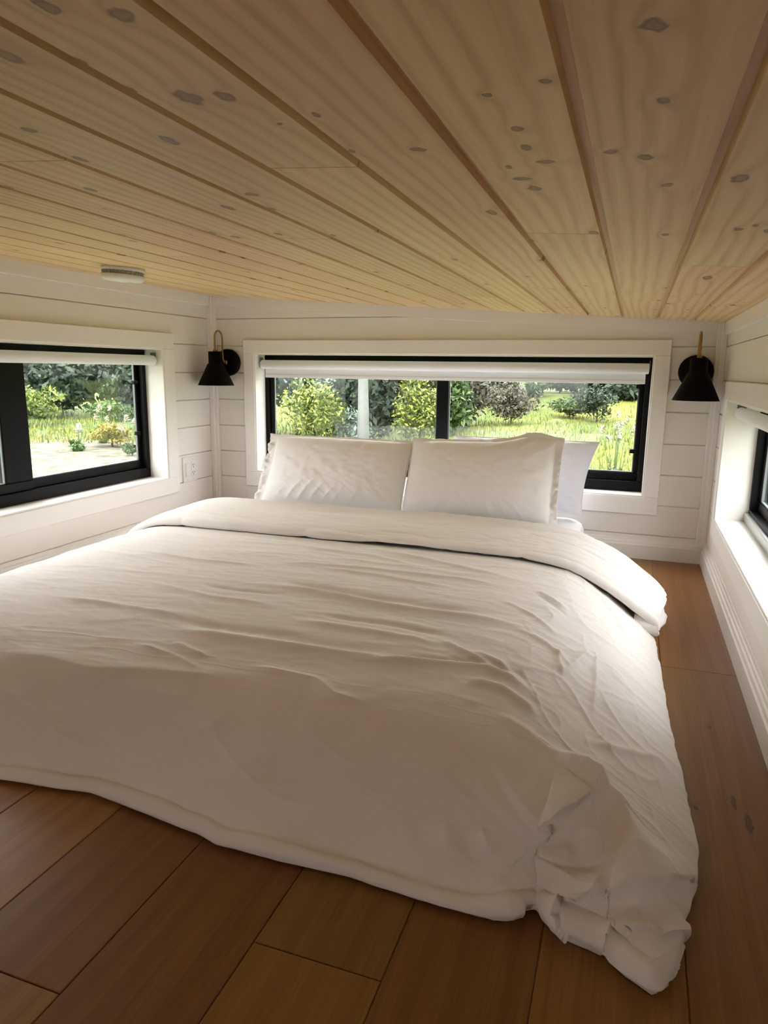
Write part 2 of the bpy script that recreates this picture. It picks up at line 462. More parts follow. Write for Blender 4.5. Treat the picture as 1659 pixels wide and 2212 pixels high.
def window(name, op, to, mull, casing, near_sill=False, clips=(), dfr=.10):
    """op: opening (u0,u1,z0,z1); to(b,u0,u1,d0,d1,z0,z1,bev) writes a box at depth d behind the trim face"""
    u0, u1, z0, z1 = op
    root = struct(empty(name, (0, 0, 0)))
    cl, cr, cbm, ct = casing
    b = MB()      # casing on the wall face
    to(b, u0-cl, u1+cr, 0, .018, z1+.006, z1+ct, .002); to(b, u0-cl, u1+cr, 0, .018, z0-cbm, z0-.006, .002)
    to(b, u0-cl, u0-.006, 0, .018, z0-.006, z1+.006, .002); to(b, u1+.006, u1+cr, 0, .018, z0-.006, z1+.006, .002)
    b.build('casing', M['trim'], root)
    b = MB()      # jamb lining of the recess
    jt = .014
    to(b, u0-jt, u0, .0035, dfr+.06, z0-jt, z1+jt, .001); to(b, u1, u1+jt, .0035, dfr+.06, z0-jt, z1+jt, .001)
    to(b, u0, u1, .0035, dfr+.06, z1, z1+jt, .001)
    b.build('jamb', M['trim'], root)
    b = MB(); to(b, u0, u1, .0035, dfr+.06, z0-jt, z0, .001); b.build('sill', M['trim'], root)
    b = MB()
    frame_bars(b, u0, u1, z0, z1, .022, .022, .045, .03, dfr, dfr+.06, to)
    b.build('frame', M['black'], root)
    ml, mr = mull
    # fixed sash and sliding sash, each a rim and a pane
    for i, (a0, a1, dd) in enumerate(((u0+.022, mr, .012), (ml, u1-.022, .026))):
        s_ = MB()
        lw = .022 if i == 0 else (mr-ml)*.98
        rw = (mr-ml)*.98 if i == 0 else .022
        frame_bars(s_, a0, a1, z0+.045, z1-.03, lw, rw, .036, .02, dfr+dd, dfr+dd+.018, to, .0025)
        so = s_.build('sash', M['black'], root)
        g = MB(); to(g, a0+lw-.006, a1-rw+.006, dfr+dd+.008, dfr+dd+.012, z0+.045+.03, z1-.03-.015, 0)
        g.build('pane', M['glass'], so)
        g = MB(); frame_bars(g, a0+lw, a1-rw, z0+.081, z1-.05, .004, .004, .004, .004, dfr+dd+.004, dfr+dd+.014, to, .0008)
        g.build('gasket', M['gasket'], so)
    for (uu, zz) in clips:
        c = MB(); to(c, uu-.012, uu+.012, dfr+.002, dfr+.02, zz-.009, zz+.009, .002); c.build('latch', M['black'], root)
    return root
def to_back(b, u0, u1, d0, d1, z0, z1, bev): b.box(u0, u1, d0, d1, z0, z1, bev)
def to_left(b, u0, u1, d0, d1, z0, z1, bev): b.box(-W-d1, -W-d0, u0, u1, z0, z1, bev)
def to_right(b, u0, u1, d0, d1, z0, z1, bev): b.box(d0, d1, u0, u1, z0, z1, bev)
window('window_1', OL, to_left, (-1.215, -1.088), (.085, .085, .079, .076), clips=[(-.47, .49), (-.47, .72)])
window('window_2', OB, to_back, (-1.203, -1.144), (.066, .067, .081, .070), clips=[(-.300, .735), (-.305, .455)])
w3 = window('window_3', OR, to_right, (-.98, -.88), (.066, .066, .072, .072), clips=[], dfr=.115)
tk = MB(); to_right(tk, OR[0]+.003, OR[1]-.003, .100, .1185, .2581, .292, .003); tk.build('track', M['alu'], w3)

# ------------------------------------------------------------------ roller blinds
def blind(name, label, u0, u1, zt, d, drop, to, axis):
    """roll of radius .021 with its fabric drop"""
    o = empty(name, (0, 0, 0)); tag(o, label, 'blind', 'roller blinds in the windows')
    r = .022
    prof = [(.006, 0), (r*.86, 0), (r, .003), (r, (u1-u0)-.003), (r*.86, u1-u0), (.006, u1-u0)]
    b = MB()
    if axis == 'x': b.lathe(prof, (u0, d, zt-r), 'x', 40)
    elif axis == '-y': b.lathe(prof, (-W-d, u0, zt-r), 'y', 40)
    else: b.lathe(prof, (d, u0, zt-r), 'y', 40)
    b.build('roll', M['blind'], o)
    if drop > 0:
        f = MB(); to(f, u0+.012, u1-.012, d+r*.55, d+r*.55+.0016, zt-2*r-drop, zt-r, 0); f.build('fabric', M['blind'], o)
        hb = MB(); to(hb, u0+.012, u1-.012, d+r*.55-.003, d+r*.55+.005, zt-2*r-drop-.010, zt-2*r-drop+.006, .002); hb.build('hem_bar', M['blind'], o)
    for s_, uu in ((-1, u0), (1, u1)):
        k = MB(); to(k, uu-(.004 if s_ < 0 else 0), uu+(0 if s_ < 0 else .004), d-.014, d+.016, zt-r-.012, zt+.012, .001)
        k.build('bracket', M['gasket'], o)
    return o
blind('roller_blind', 'white roller blind rolled up in the left window', OL[0]+.008, OL[1]-.008, .842, .05, 0, to_left, '-y')
blind('roller_blind', 'white roller blind above the pillows in the back window', OB[0]+.012, OB[1]-.012, .832, .05, .032, to_back, 'x')
blind('roller_blind', 'white roller blind in the right window at the photo edge', OR[0]+.012, OR[1]-.030, .676, .05, 0, to_right, 'y')

# ------------------------------------------------------------------ wall sconces
def sconce(x, zp, y_sh, z_bot, label):
    o = empty('wall_sconce', (x, 0, zp)); tag(o, label, 'wall lamp', 'black wall sconces')
    dz = z_bot-zp
    b = MB(); b.lathe([(.060, WT-.002), (.066, .008), (.066, -.014), (.060, -.019), (.02, -.021), (.0, -.021)], (0, 0, 0), 'y', 56); b.build('backplate', M['matteblack'], o)
    # brass gooseneck: out of the plate, up, over and down into the socket
    ztop = dz+.262; r = (-.052-y_sh)/2
    pts = [(0, -.018, .0), (0, -.040, .004), (0, -.050, .016), (0, -.052, .05)]
    pts += [(0, -.052, z) for z in np.linspace(.06, ztop-r, 6)]
    yc = -.052-r
    pts += [(0, yc+r*math.cos(a), ztop-r+r*math.sin(a)) for a in np.linspace(0, math.pi, 15)[1:]]
    pts += [(0, y_sh, z) for z in np.linspace(ztop-r-.01, dz+.160, 5)]
    b = MB(); b.tube(pts, .0042, 12); b.build('arm', M['brass'], o)
    b = MB(); b.lathe([(.011, 0), (.011, .010), (.007, .014)], (0, y_sh, dz+.158), 'z', 24); b.build('collar', M['brass'], o)
    b = MB(); b.lathe([(.0105, .001), (.010, -.012), (0, -.012)], (0, -.020, 0), 'y', 20); b.build('collar', M['brass'], o)
    b = MB(); b.lathe([(.0, .162), (.031, .162), (.033, .160), (.033, .100), (.036, .098)], (0, y_sh, dz), 'z', 48); b.build('socket', M['matteblack'], o)
    b = MB(); b.lathe([(.036, .1045), (.0385, .103), (.0870, .001), (.0880, 0), (.0865, 0), (.0375, .099), (.03, .099)], (0, y_sh, dz), 'z', 64); b.build('lamp_shade', M['matteblack'], o)
    b = MB(); b.lathe([(.0, .035), (.012, .037), (.022, .048), (.026, .062), (.022, .078), (.014, .095), (.013, .104)], (0, y_sh, dz), 'z', 32); b.build('bulb', M['plastic'], o)
    return o
sconce(-2.262, .817, -.118, .706, 'black cone wall sconce in the left back corner with its brass arch seen side-on')
sconce(-.089, .800, -.125, .689, 'black cone wall sconce in the right back corner with its brass arm seen end-on')

# ------------------------------------------------------------------ smoke detector and outlet
o = empty('smoke_detector', (-1.985, -1.10, zc(-1.985))); tag(o, 'round white smoke detector on the pine ceiling near the left wall', 'smoke detector')
o.rotation_euler = (0, math.atan(SL), 0)
b = MB(); b.lathe([(.0, -.012), (.066, -.012), (.070, -.010), (.070, .001), (0, .001)], seg=56); b.build('base_plate', M['plastic'], o)
b = MB(); b.lathe([(.0, -.024), (.064, -.024), (.064, -.010), (0, -.010)], seg=56)
for a in range(28):
    th = 2*math.pi*a/28
    b.tube([(.066*math.cos(th), .066*math.sin(th), -.0245), (.066*math.cos(th), .066*math.sin(th), -.011)], .0022, 6)
b.build('vent_ring', M['vent'], o)
b = MB(); b.lathe([(.0, -.046), (.03, -.0455), (.060, -.043), (.069, -.037), (.071, -.030), (.071, -.024), (0, -.024)], seg=56); b.build('cover', M['plastic'], o)
b = MB(); b.lathe([(0, -.0478), (.009, -.0475), (.010, -.045)], (.02, .012, 0), seg=20); b.build('button', M['plastic'], o)

o = empty('electrical_outlet', (-W-WT, -.216, .296)); tag(o, 'white double-gang electrical outlet on the left wall beside the window', 'outlet')
b = MB(); b.box(-.001, .006, -.058, .058, -.062, .062, .0025); b.build('cover_plate', M['plastic'], o)
b = MB(); b.box(.004, .0085, -.041, -.008, -.034, .034, .0012); b.box(.007, .0098, -.037, -.012, -.030, .030, .001); b.build('rocker_switch', M['plastic'], o)
rc = MB(); rc.box(.004, .0080, .008, .041, -.036, .036, .0012); ro = rc.build('receptacle', M['plastic'], o)
for zz in (.018, -.018):
    s_ = MB(); s_.box(.0075, .0086, .017, .0195, zz-.002, zz+.007); s_.box(.0075, .0086, .029, .0315, zz-.001, zz+.007); s_.box(.0075, .0086, .022, .027, zz-.011, zz-.006)
    s_.build('socket_slot', M['slot'], ro)
for zz in (.048, -.048):
    for yy in (-.0245, .0245):
        s_ = MB(); s_.lathe([(0, .0068), (.003, .0066), (.0033, .005)], (0, yy, zz), 'x', 12); s_.build('screw', M['plastic'], o)

# ------------------------------------------------------------------ mattress
def rounded_block(x0, x1, y0, y1, z0, z1, r, nx=60, ny=80):
    """superellipse-edged block as a top grid folding down the sides"""
    us = np.linspace(-1, 1, nx); vs = np.linspace(-1, 1, ny)
    return us, vs
b = MB()
mx0, mx1, my0, my1, mz = -1.975, -.478, -2.085, -.055, .178
ring = []
rc_ = .075
def rrect(inset, n=16):
    pts = []
    R_ = max(rc_-inset, .005)
    for (cx_, cy_, a0) in ((mx1-rc_, my1-rc_, 0), (mx0+rc_, my1-rc_, 90), (mx0+rc_, my0+rc_, 180), (mx1-rc_, my0+rc_, 270)):
        for k_ in range(n+1):
            a = math.radians(a0+90*k_/n); pts.append((cx_+R_*math.cos(a), cy_+R_*math.sin(a)))
    return pts
levels = [(.0+.02, 0.0), (.0, .02), (-.004, .06), (-.005, .10), (0, .135), (.012, .160), (.03, .172), (.055, mz), (.12, mz+.004), (.3, mz+.006), (.5, mz+.006)]
vs = []; n_ = None
for (ins, z) in levels:
    p = rrect(ins) if ins < .07 else [(mx0+(mx1-mx0)*.5 + (q[0]-(mx0+mx1)/2)*(1-(ins-.055)/.7), (my0+my1)/2+(q[1]-(my0+my1)/2)*(1-(ins-.055)/.7)) for q in rrect(.055)]
    n_ = len(p); 
    for i_, q in enumerate(p):
        wob_ = .004*math.sin(i_*1.7+z*40)*(1 if .05 < z < .17 else 0)
        vs.append((q[0]+wob_, q[1]+wob_, z))
fs = [(i*n_+a, i*n_+(a+1) % n_, (i+1)*n_+(a+1) % n_, (i+1)*n_+a) for i in range(len(levels)-1) for a in range(n_)]
fs.append(tuple((len(levels)-1)*n_+a for a in range(n_))); fs.append(tuple(range(n_))[::-1])
b.add(vs, fs, True)
mt = b.build('mattress', M['sheet']); tag(mt, 'white sheeted mattress on the wood floor, its corner showing beside the pillows', 'mattress')

# ------------------------------------------------------------------ duvet
ZT = .213
VN = [(-.62,.222),(-.80,.219),(-.92,.218),(-.985,.217),(-1.010,.221),(-1.014,.230),(-.998,.239),(-.94,.246),(-.82,.252),(-.68,.254),(-.58,.249),(-.532,.238),(-.520,.225),(-.535,.213),(-.58,.206),
      (-.70,.203),(-.84,.204),(-.96,.208),(-1.05,.2145),(-1.25,.2155),(-1.5,.216),(-1.75,.214),(-1.92,.209),(-2.02,.198),(-2.085,.178),(-2.13,.148),(-2.165,.110),(-2.203,.062),(-2.228,.034),(-2.238,.0265),(-2.248,.0275),(-2.257,.024),(-2.262,.016),(-2.260,.007),(-2.250,.003),(-2.215,.0028),(-2.16,.0028)]
UN = [(-2.10,.004),(-2.16,.006),(-2.20,.02),(-2.215,.07),(-2.19,.22),(-2.14,.48),(-2.085,.72),(-2.03,.87),(-1.97,.955),(-1.88,.99),(-1.75,1.0),(-1.2,1.0),(-.75,1.0),
      (-.62,.985),(-.54,.95),(-.47,.89),(-.41,.78),(-.35,.63),(-.30,.48),(-.255,.33),(-.22,.21),(-.198,.12),(-.188,.06),(-.192,.02),(-.215,.008),(-.26,.006)]
NV, NU = 640, 520
vp = catmull(VN, NV, lambda y: np.where(y < -1.98, 3.0, 1.0)); up_ = catmull([(a, b_*.25) for a, b_ in UN], NU, lambda x: np.where(x > -.56, 2.5, 1.0)); up_[:, 1] = np.clip(up_[:, 1]/.25, 0, 1)
yv, zv = vp[:, 0], vp[:, 1]; xu, hu = up_[:, 0], up_[:, 1]
# fold mask: layers belonging to the turned-back part (index before the under return)
ifold = int(np.argmin(np.abs(np.arange(NV) - np.where((np.abs(yv+.58) < .012) & (zv < .2085))[0][0])))
isf = np.zeros(NV); isf[:ifold] = 1; isf = np.convolve(np.pad(isf, 8, mode='edge'), np.ones(9)/9, 'same')[8:-8]
Y, X = np.meshgrid(yv, xu, indexing='ij'); ZV, HU = np.meshgrid(zv, hu, indexing='ij')
FM = np.repeat(isf[:, None], NU, 1)
zb = np.minimum(ZV, ZT); off = ZV-zb
g = np.clip(np.where(Y > -1.2, 1.0, zb/ZT), 1e-3, 1); zb = np.where(Y > -1.2, zb, ZT*g)
h = np.clip(HU, 1e-3, 1)
p_ = 3.2
mn = (np.power(h, -p_)+np.power(g, -p_)-1)**(-1/p_)
blend = sstep(-1.75, -1.95, Y)
mn = h*g*(1-blend)+mn*blend
Z = np.where(Y > -1.2, zb*h, ZT*mn) + off*(1+1.0*(1-h)*(X > -1.2)) + .016*FM*(1-h)
# right hem line (measured) and foot hem line
hy = np.array([-3,-2.317,-2.26,-2.125,-2.0,-1.86,-1.66,-1.32,-1.1,-.95,-.5,0]); hx = np.array([-.235,-.240,-.214,-.172,-.158,-.166,-.177,-.190,-.200,-.212,-.22,-.22])
wR = sstep(-.47, -.20, X)
X = X + wR*(np.interp(Y, hy, hx)+.188)*(1-FM) + FM*wR*(-.012+.030*np.exp(-((Y+.72)/.20)**2))
fx = np.array([-3,-1.414,-1.3,-1.216,-1.079,-.965,-.92,-.8,-.68,-.566,-.45,-.425,-.395,-.36,-.315,-.29,-.265,-.235,-.16,0]); fy = np.array([-2.249,-2.249,-2.235,-2.223,-2.239,-2.255,-2.268,-2.271,-2.266,-2.275,-2.272,-2.262,-2.240,-2.262,-2.272,-2.280,-2.305,-2.322,-2.20,-2.20])
wF = sstep(-2.05, -2.24, Y)
Z = Z + .006*sstep(-2.21, -2.24, Y)*np.clip(NZ[1](X*7.5, Y*0+3)+.5*NZ[4](X*21, Y*0), -.8, 1)*(Z > .008)
Y = Y + wF*(np.interp(X, fx, fy)+2.262)
# the turned-back part slides towards the foot where it drapes over the side
side = np.clip(1-h, 0, 1)*(X > -1.2)
Y = Y - FM*.155*side**1.0*sstep(-1.05, -.66, Y+.0)*1.0 - FM*.03*side
X = X + 0
D0 = np.stack([X, Y, Z], -1)
def normals(P_):
    du = np.gradient(P_, axis=1); dv = np.gradient(P_, axis=0)
    n = np.cross(du, dv); n /= np.maximum(np.linalg.norm(n, axis=-1, keepdims=True), 1e-9); return n
nrm = normals(D0)
if nrm[NV//2, NU//2, 2] < 0: nrm = -nrm
# --- wrinkles ---
disp = np.zeros_like(Z)
yw = Y + .05*NZ[0](X*1.7, Y*1.2) - .035*(X+1.2)      # the creases fan slightly
footm0 = sstep(-2.06, -2.16, Y)
topm = sstep(-2.14, -2.0, Y)*(1-FM)*sstep(-.98, -1.06, Y)
sidem = sstep(-.60, -.40, X)
def ridged(n): return (1-np.abs(n))**2-.45
def crease(n, w): return np.exp(-np.abs(n)/w)
disp += .0034*topm*ridged(NZ[1](X*1.1+3, yw*6.0))*(1-.5*sidem)
msk = .35+.65*sstep(-.3, .5, NZ[11](X*2.2, Y*2.6))
disp += .0026*topm*msk*crease(NZ[2](X*2.0+5, yw*11.0+.4*NZ[6](X*4, Y*5)), .16)*(1-.45*sidem)
disp += .0015*topm*crease(NZ[3](X*4.2+1, yw*21.0+.5*NZ[7](X*6, Y*8)), .15)*(.4+.6*msk)
disp += .0009*topm*crease(NZ[9](X*9+1, yw*46.0+.8*NZ[7](X*9, Y*12)), .2)
disp += .0040*sidem*(1-FM)*(1-footm0)*NZ[4](X*6, Y*5)
disp += .0040*sidem*(1-FM)*crease(NZ[5](X*9+Y*5, Y*7-X*4), .13)*(.3+.7*sstep(-.2, .4, NZ[0](X*7, Y*5)))
disp += .0020*sidem*(1-FM)*crease(NZ[8](X*22+Y*4, Y*16), .2)
disp += footm0*(.0085*NZ[6](X*3.0, Z*5)+.0042*crease(NZ[7](X*4+Z*12, Z*8-X*3.5), .14)+.0025*crease(NZ[4](X*7-Z*10, Z*9+X*2), .14))
disp += FM*(.007*NZ[8](X*3, Y*6)+.0045*crease(NZ[9](X*4, Y*13+X*1.5), .16)+.002*crease(NZ[3](X*10, Y*34), .2))
disp += .0006*NZ[10](X*40, Y*60)
RIDGES = [
#RIDGES_BEGIN
 (0.009,0.022,[(-1.252,-1.908,0.210),(-0.996,-1.902,0.210),(-0.825,-1.894,0.210),(-0.689,-1.883,0.210)]),
 (-0.006,0.025,[(-1.296,-1.857,0.212),(-1.022,-1.853,0.212),(-0.867,-1.869,0.211),(-0.698,-1.852,0.211)]),
 (0.006,0.020,[(-1.573,-2.083,0.179),(-1.447,-2.077,0.181),(-1.323,-2.083,0.178),(-1.194,-2.065,0.186),(-1.069,-2.051,0.191),(-0.992,-2.055,0.189)]),
 (0.007,0.012,[(-1.000,-2.001,0.201),(-0.857,-2.011,0.200),(-0.800,-2.044,0.193),(-0.740,-2.046,0.192)]),
 (0.006,0.009,[(-1.213,-1.963,0.206),(-1.158,-1.982,0.204),(-1.111,-1.993,0.202)]),
 (0.005,0.010,[(-1.275,-1.992,0.203),(-1.185,-2.008,0.200),(-1.098,-2.038,0.194)]),
 (0.007,0.016,[(-1.094,-1.064,0.215),(-0.887,-1.130,0.215),(-0.722,-1.195,0.215),(-0.599,-1.222,0.211)]),
 (0.006,0.013,[(-1.294,-1.330,0.216),(-1.010,-1.291,0.216),(-0.731,-1.298,0.216),(-0.627,-1.303,0.213)]),
 (0.005,0.010,[(-1.138,-1.338,0.216),(-0.990,-1.345,0.216),(-0.827,-1.377,0.216),(-0.743,-1.378,0.216)]),
 (0.009,0.020,[(-1.237,-1.545,0.216),(-1.038,-1.561,0.216),(-0.899,-1.589,0.216),(-0.752,-1.601,0.216),(-0.635,-1.591,0.213),(-0.512,-1.573,0.201)]),
 (-0.006,0.020,[(-1.205,-1.500,0.216),(-0.918,-1.538,0.216),(-0.741,-1.550,0.216),(-0.615,-1.544,0.212)]),
 (0.006,0.010,[(-0.674,-1.755,0.213),(-0.589,-1.806,0.208),(-0.530,-1.835,0.200)]),
 (0.010,0.016,[(-0.779,-1.909,0.210),(-0.635,-1.872,0.209),(-0.549,-1.848,0.203),(-0.504,-1.860,0.196),(-0.464,-1.883,0.186)]),
 (-0.006,0.014,[(-0.787,-1.889,0.211),(-0.641,-1.851,0.210),(-0.550,-1.820,0.203),(-0.496,-1.828,0.195),(-0.460,-1.856,0.186)]),
 (0.006,0.010,[(-0.602,-1.784,0.209),(-0.536,-1.802,0.202),(-0.478,-1.856,0.191)]),
 (0.009,0.013,[(-0.579,-1.916,0.204),(-0.516,-1.910,0.196),(-0.459,-1.939,0.183),(-0.439,-1.962,0.176)]),
 (0.006,0.018,[(-0.504,-1.998,0.189),(-0.446,-2.023,0.173),(-0.411,-2.048,0.159),(-0.354,-2.072,0.134)]),
 (0.014,0.024,[(-0.392,-2.049,0.152),(-0.325,-2.085,0.120),(-0.298,-2.108,0.105),(-0.281,-2.154,0.089),(-0.265,-2.207,0.069)]),
 (-0.003,0.008,[(-0.519,-1.315,0.202),(-0.481,-1.348,0.196),(-0.449,-1.377,0.186),(-0.438,-1.398,0.182)]),
 (0.005,0.009,[(-0.526,-1.285,0.203),(-0.478,-1.319,0.195),(-0.438,-1.352,0.182)]),
 (0.004,0.007,[(-0.358,-1.497,0.144),(-0.348,-1.672,0.138),(-0.344,-1.835,0.135)]),
 (0.006,0.010,[(-0.436,-1.635,0.181),(-0.427,-1.690,0.176),(-0.413,-1.745,0.170)]),
 (0.005,0.010,[(-0.413,-1.745,0.170),(-0.392,-1.639,0.161),(-0.372,-1.537,0.152)]),
 (0.007,0.014,[(-0.347,-1.951,0.137),(-0.275,-1.883,0.097),(-0.205,-1.803,0.047)]),
 (0.018,0.018,[(-0.390,-2.167,0.086),(-0.382,-2.185,0.068),(-0.399,-2.178,0.024),(-0.425,-2.228,0.013)]),
 (0.012,0.008,[(-0.429,-2.214,0.016),(-0.430,-2.255,0.009)]),
 (0.012,0.008,[(-0.420,-2.224,0.014),(-0.412,-2.247,0.005)]),
 (-0.014,0.024,[(-0.356,-2.165,0.100),(-0.338,-2.187,0.081),(-0.331,-2.205,0.064)]),
 (-0.014,0.022,[(-0.288,-2.227,0.044),(-0.242,-2.232,0.054),(-0.206,-2.171,0.019)]),
 (0.010,0.008,[(-0.294,-2.225,0.052),(-0.287,-2.231,0.050)]),
 (-0.012,0.014,[(-0.257,-2.226,0.010),(-0.219,-2.200,0.012),(-0.193,-2.175,0.007)]),
 (0.010,0.010,[(-0.264,-2.280,0.007),(-0.236,-2.264,0.009),(-0.217,-2.250,0.008)]),
 (-0.012,0.010,[(-0.293,-2.275,0.005),(-0.272,-2.272,0.007),(-0.239,-2.257,0.012)]),
 (-0.030,0.016,[(-0.413,-2.249,0.006),(-0.400,-2.232,0.009),(-0.388,-2.217,0.014)]),
 (0.010,0.008,[(-0.341,-2.219,0.018),(-0.336,-2.237,0.015)]),
 (0.010,0.010,[(-0.308,-2.232,0.015),(-0.309,-2.265,0.008)]),
 (0.005,0.012,[(-1.518,-2.138,0.134),(-1.433,-2.150,0.119),(-1.369,-2.158,0.103),(-1.338,-2.180,0.066),(-1.327,-2.191,0.008)]),
 (0.004,0.012,[(-1.359,-2.171,0.083),(-1.259,-2.174,0.062),(-1.199,-2.160,0.077)]),
 (0.007,0.016,[(-0.580,-2.224,0.051),(-0.572,-2.222,0.019),(-0.553,-2.258,0.010)]),
 (0.006,0.016,[(-0.548,-2.191,0.090),(-0.536,-2.213,0.063),(-0.527,-2.220,0.013)]),
 (-0.006,0.016,[(-0.516,-2.197,0.081),(-0.496,-2.216,0.059),(-0.482,-2.208,0.017)]),
 (0.006,0.012,[(-0.489,-2.188,0.091),(-0.470,-2.207,0.068)]),
 (0.005,0.014,[(-0.631,-2.235,0.012),(-0.623,-2.218,0.034),(-0.590,-2.202,0.075)]),
 (0.004,0.010,[(-1.261,-2.103,0.163),(-1.175,-2.099,0.166),(-1.066,-2.103,0.166)]),
 (0.004,0.012,[(-1.040,-2.176,0.078),(-0.914,-2.194,0.079),(-0.809,-2.188,0.090)]),
 (0.005,0.012,[(-1.317,-1.125,0.215),(-1.063,-1.148,0.215),(-0.893,-1.206,0.215)]),
 (0.005,0.010,[(-1.763,-1.376,0.216),(-1.539,-1.403,0.216),(-1.327,-1.384,0.216)]),
 (0.005,0.012,[(-1.509,-1.642,0.215),(-1.304,-1.688,0.215),(-1.106,-1.687,0.215)]),
 (0.005,0.012,[(-1.666,-1.824,0.213),(-1.467,-1.822,0.213),(-1.272,-1.833,0.212)]),
 (-0.004,0.010,[(-1.369,-1.609,0.215),(-1.256,-1.609,0.215),(-1.125,-1.599,0.216)]),
 (0.006,0.014,[(-1.021,-1.756,0.214),(-0.834,-1.763,0.214),(-0.659,-1.778,0.212)]),
 (-0.004,0.012,[(-0.972,-1.707,0.215),(-0.787,-1.706,0.215),(-0.651,-1.727,0.213)]),
 (0.004,0.008,[(-0.528,-1.598,0.203),(-0.460,-1.631,0.189),(-0.403,-1.683,0.166)]),
 (0.004,0.008,[(-0.590,-1.431,0.211),(-0.511,-1.485,0.201),(-0.448,-1.549,0.186)]),
 (0.005,0.010,[(-0.449,-1.000,0.182),(-0.345,-1.126,0.131),(-0.277,-1.286,0.088)]),
#RIDGES_END
]
STEPS = [
#STEPS_BEGIN
 (0.026,0.009,0.070,[(-0.417,-2.186,0.075),(-0.411,-2.178,0.081),(-0.378,-2.158,0.102),(-0.337,-2.115,0.120),(-0.319,-2.113,0.114)]),
 (0.022,0.011,0.060,[(-0.369,-2.252,0.006),(-0.338,-2.236,0.020),(-0.311,-2.220,0.053),(-0.310,-2.203,0.069)]),
 (0.020,0.010,0.060,[(-0.298,-2.224,0.052),(-0.280,-2.223,0.060),(-0.261,-2.213,0.066),(-0.237,-2.188,0.060),(-0.189,-2.113,0.017)]),
 (0.016,0.011,0.045,[(-0.305,-2.271,0.005),(-0.269,-2.259,0.011),(-0.214,-2.215,0.011),(-0.193,-2.186,0.003)]),
 (0.010,0.012,0.060,[(-0.392,-2.049,0.152),(-0.325,-2.085,0.120),(-0.298,-2.108,0.105),(-0.281,-2.154,0.089),(-0.265,-2.207,0.069)]),
#STEPS_END
]
for (amp, wd, pts) in RIDGES + [(q_[0], q_[1:3], q_[3]) for q_ in STEPS]:
    pts = np.array(pts, float); best = np.full(Z.shape, 9.0); sg = np.zeros(Z.shape); tt = np.zeros(Z.shape)
    seg = np.linalg.norm(np.diff(pts, axis=0), axis=1); cum = np.r_[0, np.cumsum(seg)]
    for i in range(len(pts)-1):
        a, c = pts[i], pts[i+1]; e = c-a; l2 = (e**2).sum()
        if l2 < 1e-9: continue
        t_ = np.clip(((X-a[0])*e[0]+(Y-a[1])*e[1]+(Z-a[2])*e[2])/l2, 0, 1)
        dx, dy, dz_ = X-(a[0]+t_*e[0]), Y-(a[1]+t_*e[1]), Z-(a[2]+t_*e[2])
        d = np.sqrt(dx*dx+dy*dy+dz_*dz_)
        m_ = d < best
        sd = (e[1]*dz_-e[2]*dy)*nrm[..., 0]+(e[2]*dx-e[0]*dz_)*nrm[..., 1]+(e[0]*dy-e[1]*dx)*nrm[..., 2]
        sg = np.where(m_, sd, sg)
        best = np.where(m_, d, best); tt = np.where(m_, (cum[i]+t_*seg[i])/cum[-1], tt)
    env = np.minimum(1, np.minimum(tt, 1-tt)*5+.15)
    if isinstance(wd, tuple):      # a pleat: steep on one side of the line, easing out on the other
        disp += 1.2*amp*env*np.where(sg > 0, np.exp(-(best/wd[1])**1.3), np.exp(-(best/wd[0])**1.3))
    else:
        disp += 1.25*amp*env*np.exp(-(best/wd)**(1.35 if amp > 0 else 2))
edge = np.minimum(1, Z/.02)
disp *= np.clip(edge, .25, 1)
D = D0 + nrm*disp[..., None]
D[..., 2] = np.maximum(D[..., 2], .0025)
dv_ = MB(); dv_.grid(D[:, :, :]); du = dv_.build('duvet', M['duvet'])
tag(du, 'rumpled white cotton duvet spread over the bed, top edge turned back, draping onto the floor', 'duvet')

